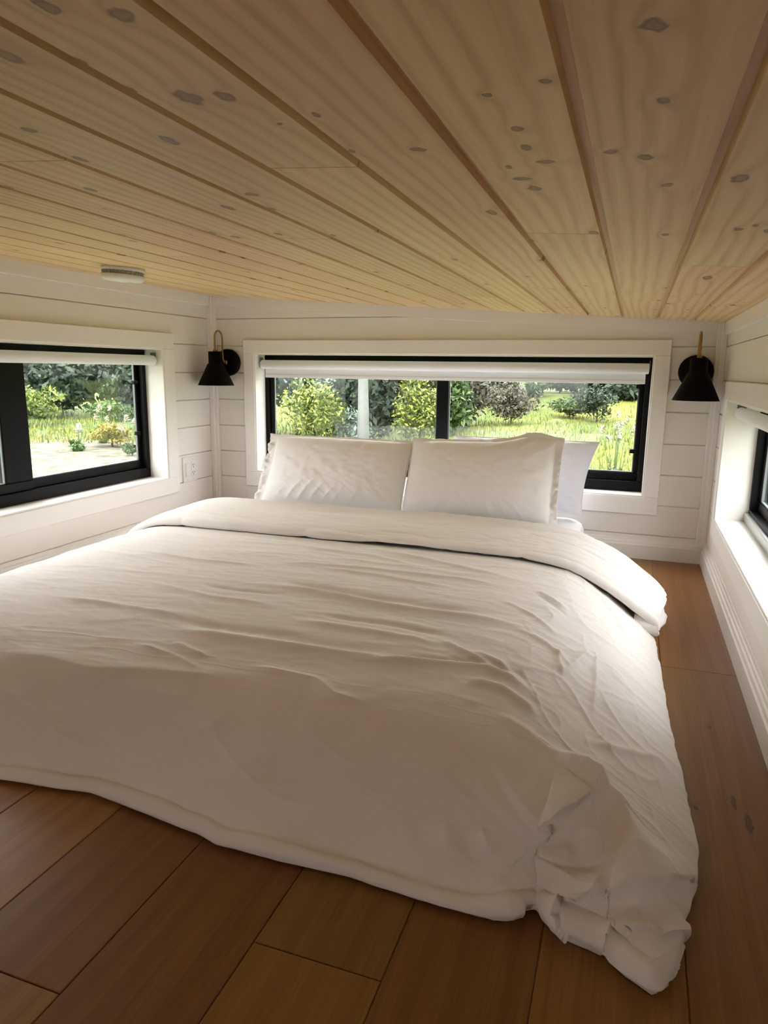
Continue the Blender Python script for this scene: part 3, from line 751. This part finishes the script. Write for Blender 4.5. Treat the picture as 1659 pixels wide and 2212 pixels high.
# ------------------------------------------------------------------ pillows
def pillow(name, label, mat, base_c, width, height, tau, thick, yaw=0.0, flange=.045, seed=0, lift=(0, 0), roll=0.0, foldtop=0.0, pinch=.10, group='pillows at the head of the bed', right_flop=0.0, ear=.035, taper=0.0, creases=()):
    rs = np.random.RandomState(seed); n1, n2, n3 = Noise2(seed+50), Noise2(seed+51), Noise2(seed+52)
    NW, NH = 200, 130
    a = np.linspace(-1, 1, NW); c = np.linspace(-1, 1, NH)
    A, B = np.meshgrid(a, c, indexing='ij')
    fl_, fr_, ft_, fb_ = flange
    c0 = (fl_-fr_)/width; fw = 1-(fl_+fr_)/width; c1 = (fb_-ft_)/height; fh = 1-(fb_+ft_)/height
    def surf(sgn):
        ai = np.clip((A-c0)/fw, -1, 1); bi = np.clip((B-c1)/fh, -1, 1)
        body = np.clip((1-np.abs(ai)**2.6), 0, 1)**.52*np.clip((1-np.abs(bi)**2.6), 0, 1)**.52
        tck = thick*.5*body
        # corners pulled in
        xx = A*width/2*(1-pinch*.55*(np.abs(B)**2.4)*(1-.55*np.abs(A)**6)) ; zz = B*height/2*(1-pinch*(1-np.abs(A)**2.4)*-.35)
        xx = A*width/2*(1-ear*(1-np.abs(B)**2))*(1+taper*(B-1)/2*(A > 0)); zz = B*height/2*(1-.06*(1-np.abs(A)**2)*np.sign(1.0)*(B < 0)) 
        zz = zz + foldtop*np.exp(-((A-.62)/.30)**2)*np.clip(B, 0, 1)**2
        sag = -.30*thick*(B*.5-.2)*body           # belly lower than middle
        n_ = .004*n1(A*6, B*4)+.0022*n2(A*13, B*10)
        # creases pulled from the bottom edge
        cr = np.clip(-(B+.25), 0, 1)
        n_ = n_ + .013*cr*(1-np.abs(n3(A*10+B*6, B*1.3)))**4*body + .005*np.clip(B-.1, 0, 1)*(1-np.abs(n3(A*5-B*4+7, B*1.5)))**5*body
        for (a0, b0, a1, b1, wd_, am_) in creases:
            ex_, ez_ = (a1-a0)*width/2, (b1-b0)*height/2
            px_, pz_ = (A-a0)*width/2, (B-b0)*height/2
            tq = np.clip((px_*ex_+pz_*ez_)/(ex_*ex_+ez_*ez_), 0, 1)
            dq = np.hypot(px_-tq*ex_, pz_-tq*ez_)
            n_ = n_ + am_*np.exp(-(dq/wd_)**1.4)*(1-tq)**.6
        # flange waves
        fl = np.clip(np.maximum((np.abs(A-c0)-fw)*width/2/.03, (np.abs(B-c1)-fh)*height/2/.03), 0, 1)
        wave = fl*(.012*n1(A*7+9, B*6)+.007*n2(A*17, B*15))
        t_ = sgn*(tck+sag*0+n_*body) + wave + sgn*.0016
        t_ = t_ + thick*.12*(B < 0)*np.abs(B)*0
        t_ = t_ + right_flop*np.clip((A-.55)/.45, 0, 1)**2*np.clip(B, 0, 1)
        return xx, zz, t_
    b_ = MB()
    ex = np.array([math.cos(roll)*math.cos(yaw), math.cos(roll)*math.sin(yaw), math.sin(roll)])
    up0 = np.array([-math.sin(yaw)*math.cos(tau), math.cos(yaw)*math.cos(tau), math.sin(tau)])
    nf = np.cross(ex, up0); nf /= np.linalg.norm(nf); up = np.cross(nf, ex)
    res = []
    for sgn in (1, -1):
        xx, zz, t_ = surf(sgn)
        Pp = np.array(base_c) + xx[..., None]*ex + (zz+height/2)[..., None]*up + t_[..., None]*nf
        Pp = Pp - np.array(base_c)
        b_.grid(Pp, True, flip=(sgn < 0)); res.append(Pp)
    # close the rim
    f, k_ = res; n0 = len(b_.v)
    loop = [(i, 0) for i in range(NW)] + [(NW-1, j) for j in range(1, NH)] + [(i, NH-1) for i in range(NW-2, -1, -1)] + [(0, j) for j in range(NH-2, 0, -1)]
    off_ = NW*NH
    for q in range(len(loop)):
        i0 = loop[q][0]*NH+loop[q][1]; i1 = loop[(q+1) % len(loop)]; i1 = i1[0]*NH+i1[1]
        b_.f.append((i1, i0, off_+i0, off_+i1)); b_.sm.append(False); b_.pid.append(0.0)
    o = b_.build(name, mat); o.location = base_c
    tag(o, label, 'pillow', group)
    return o
R_ = math.radians
pillow('pillow', 'white pillow leaning on the left at the head of the bed', M['pillow'], (-1.548, -.420, .200), .70, .338, R_(60), .155, yaw=R_(-1), flange=(.040, .006, .012, .006), seed=3, ear=.02,
       creases=[(-.55,-1,-.28,-.42,.010,.012), (-.38,-1,-.12,-.40,.009,.013), (-.20,-1,.02,-.46,.010,.012), (-.05,-1,.20,-.50,.009,.012), (.10,-1,.30,-.55,.010,.010), (.30,-1,.48,-.62,.010,.008), (-.75,-1,-.52,-.62,.010,.008), (-.60,1,-.45,.72,.012,.006), (.2,1,.12,.78,.012,.005)])
pillow('pillow', 'white flanged pillow in front on the right, against the cool white pillow', M['pillow'], (-.882, -.430, .195), .645, .358, R_(62), .16, yaw=R_(-2), flange=(.006, .032, .014, .006), seed=8, foldtop=.035, right_flop=.02, roll=R_(1.5), ear=.02,
       creases=[(-.55,-1,-.45,-.60,.010,.008), (-.30,-1,-.22,-.66,.009,.009), (-.05,-1,.0,-.62,.010,.008), (.20,-1,.14,-.60,.009,.009), (.42,-1,.30,-.55,.010,.010), (.62,-1,.46,-.60,.010,.010), (.95,.85,.55,.35,.012,.010), (.80,1,.45,.58,.010,.009), (.35,1,.22,.70,.012,.007), (.1,1,.0,.74,.012,.006)])
pillow('pillow', 'cool white pillow at the very back, its pointed corner behind the right flanged pillow', M['pillow2'], (-.752, -.125, .195), .63, .315, R_(80), .11, yaw=R_(0), flange=(.004,)*4, seed=14, ear=.07, taper=.16)

# ------------------------------------------------------------------ outside
def leafmat(name, c0, c1, c2, rough=.6):
    m, nt, b = nm(name)
    g = N(nt, 'ShaderNodeNewGeometry')
    c = ramp(nt, g.outputs['Random Per Island'], [(0, c0), (.55, c1), (1, c2)])
    L(nt, c, b.inputs['Base Color']); b.inputs['Roughness'].default_value = rough; b.inputs['Specular IOR Level'].default_value = .25
    return m
LM = {
 'dark': leafmat('dark_foliage', (0.0062,0.0136,0.0087), (0.0149,0.0279,0.0161), (0.0341,0.0527,0.0279)),
 'green': leafmat('green_foliage', (0.0124,0.0279,0.0074), (0.0310,0.0620,0.0155), (0.0682,0.1054,0.0279)),
 'lime': leafmat('lime_foliage', (.018,.036,.008), (.085,.115,.018), (.25,.265,.05)),
 'brown': leafmat('dry_foliage', (0.0217,0.0211,0.0149), (0.0527,0.0496,0.0341), (0.1023,0.0930,0.0589)),
 'pale': leafmat('pale_foliage', (0.0310,0.0527,0.0372), (0.0651,0.0961,0.0713), (0.1116,0.1426,0.1085)),
 'petal': leafmat('pale_petals', (0.1736,0.1736,0.1054), (0.2604,0.2542,0.1674), (0.3410,0.3348,0.2356)),
 'gold': leafmat('golden_foliage', (0.0868,0.0682,0.0074), (0.1550,0.1178,0.0155), (0.2046,0.1674,0.0434)),
}
M['bark'] = plain('bark', (.045,.036,.028), .9, var=.4, nscale=12)
M['streak'] = plain('pale_streak', (.10,.105,.10), .85, var=.25, nscale=6)  # pale tone imitates a reflection on the window glass
M['stem'] = plain('green_stem', (.05,.08,.02), .8, var=.2)
M['rock'] = plain('grey_rock', (.16,.165,.165), .9, var=.3, nscale=5, bmp=.5)

def ground_z(x, y):
    x = np.asarray(x, float); y = np.asarray(y, float)
    d = np.hypot(x+.3, y+3.2)
    z = -2.4 + .25*NZ[2](x*.06+4, y*.06) + .06*NZ[3](x*.3, y*.3)
    ang = np.degrees(np.arctan2(-(x+.3), y+3.2))      # 0 = straight ahead, positive to the left
    z = z + 1.35*sstep(46, 62, d)*sstep(22, 8, ang)*sstep(-60, -30, ang)
    return z
gm, gnt, gb = nm('meadow_ground')
tcg = N(gnt, 'ShaderNodeTexCoord').outputs['Object']
n1 = noise(gnt, tcg, .14, 4, .6); n2 = noise(gnt, tcg, 2.2, 4, .7); n3 = noise(gnt, mapping(gnt, tcg, (.5, .5, .5), (7, 3, 0)), .35, 3)
gc = ramp(gnt, mathn(gnt, 'ADD', mathn(gnt, 'MULTIPLY', n1, .6), mathn(gnt, 'MULTIPLY', n2, .4)), [(.30, (0.0279,0.0456,0.0165)), (.47, (0.0587,0.0750,0.0197)), (.60, (0.1034,0.1073,0.0226)), (.75, (0.1201,0.1206,0.0453))])
# straw and gravel patch on the left, cool green strip beyond it
sg_ = N(gnt, 'ShaderNodeSeparateXYZ'); L(gnt, tcg, sg_.inputs[0])
ds = N(gnt, 'ShaderNodeVectorMath', operation='DISTANCE'); L(gnt, tcg, ds.inputs[0]); ds.inputs[1].default_value = (-18.0, 13.0, -2.4)
pm = mathn(gnt, 'MULTIPLY_ADD', ds.outputs['Value'], -.30, mathn(gnt, 'MULTIPLY_ADD', n3, 3.0, 2.2), clamp=True)
gravel = ramp(gnt, noise(gnt, mapping(gnt, tcg, (1.6, 1.6, 1.6)), 1.4, 5, .75), [(.36, (.040,.037,.023)), (.5, (.078,.074,.052)), (.66, (.125,.120,.092))])
gc = mixc(gnt, pm, gc, gravel)
dc = N(gnt, 'ShaderNodeVectorMath', operation='DISTANCE'); L(gnt, tcg, dc.inputs[0]); dc.inputs[1].default_value = (-33.0, 30.0, -2.4)
pc = mathn(gnt, 'MULTIPLY_ADD', dc.outputs['Value'], -.2, mathn(gnt, 'MULTIPLY_ADD', n3, 2.0, 1.5), clamp=True)
gc = mixc(gnt, mathn(gnt, 'MULTIPLY', pc, .8), gc, (0.0357,0.0714,0.0399))
L(gnt, gc, gb.inputs['Base Color']); gb.inputs['Roughness'].default_value = .9; gb.inputs['Specular IOR Level'].default_value = .1
gx = np.concatenate([np.linspace(-120, -46, 30), np.linspace(-45, 25, 141), np.linspace(26, 90, 30)]); gy = np.concatenate([np.linspace(-60, -5, 24), np.linspace(-4, 80, 141), np.linspace(82, 130, 20)])
GX, GY = np.meshgrid(gx, gy, indexing='ij'); G = MB(); G.grid(np.stack([GX, GY, ground_z(GX, GY)], -1)); struct(G.build('ground', gm))

def leaves(n, cx, cy, cz, rx, ry, rz, size, seed, core=.45, lumps=7, droop=0.0):
    """leaf sprays (pointed quads) scattered over lumpy ellipsoid shells"""
    rs = np.random.RandomState(seed); b = MB()
    C_ = rs.normal(size=(lumps, 3)); C_ /= np.linalg.norm(C_, axis=1, keepdims=True); C_ *= rs.uniform(.25, .62, (lumps, 1))
    k = rs.randint(0, lumps, n); d = rs.normal(size=(n, 3)); d /= np.linalg.norm(d, axis=1, keepdims=True)
    rad = rs.uniform(core, 1, (n, 1))*(.55 if lumps < 16 else .40)
    p = C_[k]+d*rad; p = p*np.array([rx, ry, rz])+np.array([cx, cy, cz])
    t = rs.normal(size=(n, 3)); t[:, 2] -= droop; t /= np.linalg.norm(t, axis=1, keepdims=True)
    w = np.cross(t, d+rs.normal(size=(n, 3))*.5); w /= np.maximum(np.linalg.norm(w, axis=1, keepdims=True), 1e-6)
    s_ = size*rs.uniform(.5, 1.3, (n, 1))
    q = np.stack([p-t*s_, p+w*s_*.42, p+t*s_, p-w*s_*.42], 1).reshape(-1, 3)
    b.v = list(map(tuple, q.tolist())); b.f = [(4*i, 4*i+1, 4*i+2, 4*i+3) for i in range(n)]; b.sm = [False]*n; b.pid = [0.0]*n
    return b
def tree(name, label, cat, x, y, h, rx, rz, mat, n, size, seed, trunk=.14, base=0.0, tm='bark', group=None, droop=0.0, lumps=9):
    z0 = float(ground_z(x, y)); o = empty(name, (x, y, z0)); tag(o, label, cat, group)
    leaves(n, 0, 0, base+(h-base)*.5, rx, rx, (h-base)*.5, size, seed, lumps=lumps, droop=droop).build('foliage', LM[mat], o)
    rs = random.Random(seed); b = MB()
    top = base+(h-base)*.7; pts = [(0, 0, -.15)]; xx = yy = 0.0
    for i in range(1, 6):
        xx += rs.uniform(-.05, .05)*h*.12; yy += rs.uniform(-.05, .05)*h*.12; pts.append((xx, yy, top*i/5))
    b.tube(pts, [trunk*(1-.14*i) for i in range(6)], 10); b.build('trunk', M[tm], o)
    return o
TG = 'trees beyond the windows'
T = [
 ('dark green tree through the back window, furthest left beside the window frame', -17.6, 27.5, 9.5, 2.7, 'dark', 1),
 ('dark green tree behind the lime bush in the back window', -14.0, 24.6, 10, 2.4, 'dark', 2),
 ('dark tree directly behind the pale stand-in trunk in the back window', -14.6, 32.8, 11, 2.9, 'green', 3),
 ('shaded tree behind the yellow-green bush left of the back window mullion', -10.6, 29.6, 10, 2.3, 'brown', 4),
 ('olive tree directly behind the back window mullion', -9.6, 35.0, 10.5, 2.5, 'brown', 5),
 ('distant dark tree just right of the back window mullion', -14.0, 57.5, 12, 3.4, 'dark', 6),
 ('distant dark tree above the dry bushes in the back window', -9.2, 62.8, 11, 3.2, 'green', 7),
 ('distant dark tree above the sloping lawn strip in the back window', -5.2, 67.6, 10, 3.0, 'dark', 8),
 ('distant dark tree above the dark round bush in the back window', -1.2, 63.8, 11, 3.0, 'dark', 9),
 ('distant tree furthest right in the back window', 3.2, 66.5, 12, 3.4, 'dark', 10),
 ('large dark tree at the left edge of the left window view', -38.5, 29.5, 11, 3.2, 'dark', 11),
 ('dark tree behind the lime bush in the left window', -41.5, 36, 10, 3.3, 'green', 12),
 ('dark tree in the middle of the left window view', -36.2, 37.3, 11, 2.9, 'dark', 13),
 ('dark tree at the right end of the left window view', -35.4, 43.8, 11, 3.2, 'dark', 14),
 ('dark tree outside the right window', 11.5, 12.0, 8.0, 3.2, 'dark', 15),
]
for (lab, x, y, h, rx, mt_, sd) in T:
    far = math.hypot(x, y+3) > 45
    tree('broadleaf_tree', lab, 'tree', x, y, h, rx, h/2, mt_, 3600, .34 if far else .22, 100+sd, trunk=.16, base=.15, group=TG)
tree('reflection_tree', 'tree whose pale trunk stands in for a glass reflection between the bushes in the back window', 'tree', -9.64, 21.1, 9.5, 2.2, 3, 'pale', 1500, .16, 140, trunk=.24, base=4.6, tm='streak', group=TG)  # pale trunk put in for a reflected streak on the glass
TK = [
 ('dark thicket at the left end of the back window', -16.6, 23.6, 4.2, 2.2, 'dark'),
 ('dark thicket behind the lime bush and the pale stand-in trunk', -11.4, 26.0, 4.0, 2.2, 'dark'),
 ('shaded thicket behind the back window mullion', -9.6, 31.9, 4.2, 2.0, 'green'),
 ('far dark thicket right of the back window mullion', -12.2, 52.5, 4.6, 3.2, 'dark'),
 ('far thicket above the dry bushes in the back window', -6.6, 62.0, 3.6, 3.0, 'dark'),
 ('far thicket above the sloping lawn in the back window', -2.2, 69.5, 3.6, 3.2, 'green'),
 ('far thicket at the right end of the back window', 1.2, 60.2, 4.4, 2.6, 'dark'),
 ('far dark thicket at the top of the sloping lawn strip', -3.3, 58.0, 3.4, 2.2, 'dark'),
 ('far dark thicket left of the sloping lawn strip', -9.0, 56.0, 3.4, 2.4, 'green'),
 ('far dark thicket behind the dark round bush', -.6, 55.5, 3.2, 2.2, 'dark'),
 ('dark thicket at the left end of the left window view', -36.3, 23.6, 5.0, 3.0, 'dark'),
 ('dark thicket above the lime bush in the left window', -35.2, 33.4, 5.0, 2.6, 'dark'),
 ('dark thicket in the middle of the left window view', -31.8, 36.9, 5.4, 2.6, 'dark'),
 ('dark thicket at the right end of the left window view', -30.8, 42.6, 5.4, 2.9, 'dark'),
]
for i, (lab, x, y, h, rx, mt_) in enumerate(TK):
    tree('thicket', lab, 'bush', x, y, h, rx, h/2, mt_, 3800, .20 if math.hypot(x, y) < 40 else .30, 400+i, trunk=.06, base=-.3, group='thickets beyond the windows', lumps=14)
BG = 'bushes beyond the windows'
B_ = [
 ('lime green bush left of the pale stand-in trunk in the back window', -11.6, 21.2, 3.1, 1.65, 'lime', 1, 3200, .10),
 ('yellow-green bush beside the mullion in the back window', -8.5, 24.6, 3.4, 1.5, 'lime', 2, 3200, .10),
 ('green bush at the foot of the pale stand-in trunk', -10.4, 21.9, 1.7, 1.1, 'pale', 3, 2200, .09),
 ('dry grey-brown bush right of the back window mullion', -9.6, 38.0, 3.4, 2.6, 'brown', 4, 3400, .13),
 ('dry brown bush left of the lawn in the back window', -7.4, 40.8, 3.0, 2.2, 'brown', 5, 3200, .13),
 ('low dark bush on the lawn in the back window', -4.4, 46.8, 1.5, 1.7, 'green', 6, 2200, .13),
 ('dark round bush on the lawn near the right end of the back window', -2.5, 45.0, 2.6, 1.9, 'dark', 7, 2600, .14),
 ('bright lime bush in the left window view', -31.2, 26.4, 2.5, 2.6, 'lime', 8, 3600, .14),
 ('low golden bush behind the white flowers in the left window', -18.6, 18.3, 1.0, 1.0, 'gold', 9, 2000, .08),
 ('low pale bush under the dark trees in the left window', -31.5, 34.0, 1.6, 2.4, 'green', 10, 2200, .14),
]
for (lab, x, y, h, rx, mt_, sd, n, s_) in B_:
    tree('bush', lab, 'bush', x, y, h, rx, h/2, mt_, n, s_, 200+sd, trunk=.05, base=.02, group=BG, lumps=16)
def flower_plant(label, x, y, h, sd, n=9, spread=.45):
    z0 = float(ground_z(x, y)); o = empty('flowering_plant', (x, y, z0)); tag(o, label, 'plant', 'flowering plants beyond the windows')
    rs = random.Random(sd); st = MB(); lf = None; pet = MB()
    for i in range(n):
        a = rs.uniform(0, 6.28); r = spread*math.sqrt(rs.random()); hh = h*rs.uniform(.6, 1)
        p = [(r*.3*math.cos(a), r*.3*math.sin(a), -.05), (r*.6*math.cos(a), r*.6*math.sin(a), hh*.5), (r*math.cos(a), r*math.sin(a), hh)]
        st.tube(p, [.012, .010, .006], 5)
        q = leaves(26, p[2][0], p[2][1], hh, .13, .13, .2, .065, sd*31+i, lumps=3)
        pet.add(q.v, q.f)
    st.build('stem', M['stem'], o); pet.build('blossom', LM['petal'], o)
    leaves(420, 0, 0, .22, spread*.9, spread*.9, .24, .10, sd, lumps=5).build('foliage', LM['green'], o)
flower_plant('tall pale flowering plant at the right end of the back window', -.71, 19.8, 2.15, 1, 12, .5)
flower_plant('white flowering plant in the middle of the left window view', -19.9, 19.4, 1.55, 2, 5, .3)
flower_plant('white flowering plant near the right jamb of the left window', -16.1, 16.2, 1.5, 3, 5, .3)
flower_plant('white flowering plant at the left of the gravel in the left window', -18.7, 16.6, .95, 4, 6, .4)
rb = MB(); rs = np.random.RandomState(4)
th = np.linspace(0, 2*np.pi, 25); ph = np.linspace(-np.pi/2, np.pi/2, 13); TH_, PH_ = np.meshgrid(th, ph, indexing='ij')
rr_ = 1+.12*NZ[5](np.cos(TH_)*2+5, np.sin(TH_)*2+PH_*1.5)
rb.grid(np.stack([.55*rr_*np.cos(PH_)*np.cos(TH_), .4*rr_*np.cos(PH_)*np.sin(TH_), .26*rr_*np.sin(PH_)], -1))
ro_ = rb.build('boulder', M['rock']); ro_.location = (-1.4, 18.8, float(ground_z(-1.4, 18.8))+.1); tag(ro_, 'grey boulder in the grass beyond the right of the back window', 'rock')
# meadow grass blades: nobody could count them
gr = MB(); rs = np.random.RandomState(9); n = 26000
ang = np.concatenate([np.radians(rs.uniform(-4, 40, n//2)), np.radians(rs.uniform(40, 62, n-n//2))]); dist = 13+44*rs.rand(n)**1.2
px_ = -.316-np.sin(ang)*dist; py_ = -3.166+np.cos(ang)*dist
keep = np.hypot(px_+18, py_-13) > 6.5
px_, py_ = px_[keep], py_[keep]; n = len(px_); pz_ = ground_z(px_, py_)
hh = rs.uniform(.10, .38, n); a = rs.uniform(0, 6.28, n); wd = rs.uniform(.02, .05, n); ln = rs.uniform(-.12, .12, (n, 2))
q = np.stack([np.stack([px_-np.cos(a)*wd, py_-np.sin(a)*wd, pz_-.02], 1), np.stack([px_+np.cos(a)*wd, py_+np.sin(a)*wd, pz_-.02], 1), np.stack([px_+ln[:, 0], py_+ln[:, 1], pz_+hh], 1)], 1).reshape(-1, 3)
gr.v = list(map(tuple, q.tolist())); gr.f = [(3*i, 3*i+1, 3*i+2) for i in range(n)]; gr.sm = [False]*n; gr.pid = [0.0]*n
go = gr.build('meadow_grass', leafmat('grass_blades', (.050,.070,.013), (.105,.125,.018), (.18,.18,.035))); tag(go, 'yellow-green grass growing across the meadow outside', 'grass', kind='stuff')


# ------------------------------------------------------------------ light
world = bpy.data.worlds.new('World'); sc.world = world; world.use_nodes = True
nt = world.node_tree; bg = nt.nodes['Background']
tc = N(nt, 'ShaderNodeTexCoord').outputs['Generated']
sep = N(nt, 'ShaderNodeSeparateXYZ'); L(nt, tc, sep.inputs[0])
skyc = ramp(nt, mathn(nt, 'MULTIPLY_ADD', sep.outputs[2], .5, .5), [(.48, (.05,.05,.03)), (.51, (.40,.395,.40)), (.60, (.62,.61,.62)), (.75, (.93,.91,.93)), (1.0, (1.27,1.25,1.29))])
L(nt, skyc, bg.inputs[0]); bg.inputs[1].default_value = 16.0
sun = bpy.data.lights.new('sun', 'SUN'); sun.energy = 12.0; sun.angle = R_(3); sun.color = (1, .95, .85)
so = bpy.data.objects.new('sun', sun); COL.objects.link(so); so.rotation_euler = (R_(40), 0, R_(4))
def portal(name, loc, rot, sx, sy):
    l = bpy.data.lights.new(name, 'AREA'); l.shape = 'RECTANGLE'; l.size = sx; l.size_y = sy
    l.cycles.is_portal = True
    o = bpy.data.objects.new(name, l); COL.objects.link(o); o.location = loc; o.rotation_euler = rot
portal('portal', ((OB[0]+OB[1])/2, .20, (OB[2]+OB[3])/2), (R_(-90), 0, 0), OB[1]-OB[0], OB[3]-OB[2])
portal('portal', (-W-.20, (OL[0]+OL[1])/2, (OL[2]+OL[3])/2), (R_(90), 0, R_(-90)), OL[1]-OL[0], OL[3]-OL[2])
portal('portal', (.20, (OR[0]+OR[1])/2, (OR[2]+OR[3])/2), (R_(90), 0, R_(90)), OR[1]-OR[0], OR[3]-OR[2])

lamp = bpy.data.lights.new('fill_light', 'POINT'); lamp.energy = 4.5; lamp.color = (1, .76, .52); lamp.shadow_soft_size = .10  # added warm fill, unseen behind the camera, lifts the foot of the bed
lo = bpy.data.objects.new('fill_light', lamp); COL.objects.link(lo); lo.location = (-1.05, -4.05, .22)
portal('portal', ((OF[0]+OF[1])/2, YF-.15, (OF[2]+OF[3])/2), (R_(90), 0, 0), OF[1]-OF[0], OF[3]-OF[2])

# ------------------------------------------------------------------ camera
cam = bpy.data.cameras.new('camera'); co = bpy.data.objects.new('camera', cam); COL.objects.link(co)
cam.sensor_fit = 'HORIZONTAL'; cam.sensor_width = 36; cam.lens = 1520.64/1659*36
r_ = Vector((.94332, .33162418, .01314592)); u_ = Vector((-.07768866, .18213279, .98020004)); f_ = Vector((-.32266373, .92566357, -.19757294))
co.matrix_world = Matrix(((r_[0], u_[0], -f_[0], -.31607), (r_[1], u_[1], -f_[1], -3.16577), (r_[2], u_[2], -f_[2], .79), (0, 0, 0, 1)))
cam.clip_start = .02; cam.clip_end = 500
sc.camera = co
sc.view_settings.view_transform = 'Standard'; sc.view_settings.look = 'None'; sc.view_settings.gamma = 1
sc.view_settings.use_curve_mapping = False
sc.view_settings.exposure = -0.31
sc.cycles.use_denoising = True
sc.cycles.use_adaptive_sampling = True; sc.cycles.adaptive_threshold = .06; sc.cycles.adaptive_min_samples = 24
try: sc.cycles.denoiser = 'OPENIMAGEDENOISE'
except Exception: pass
sc.cycles.max_bounces = 8; sc.cycles.diffuse_bounces = 5; sc.cycles.glossy_bounces = 3; sc.cycles.transparent_max_bounces = 12
sc.cycles.sample_clamp_indirect = 12
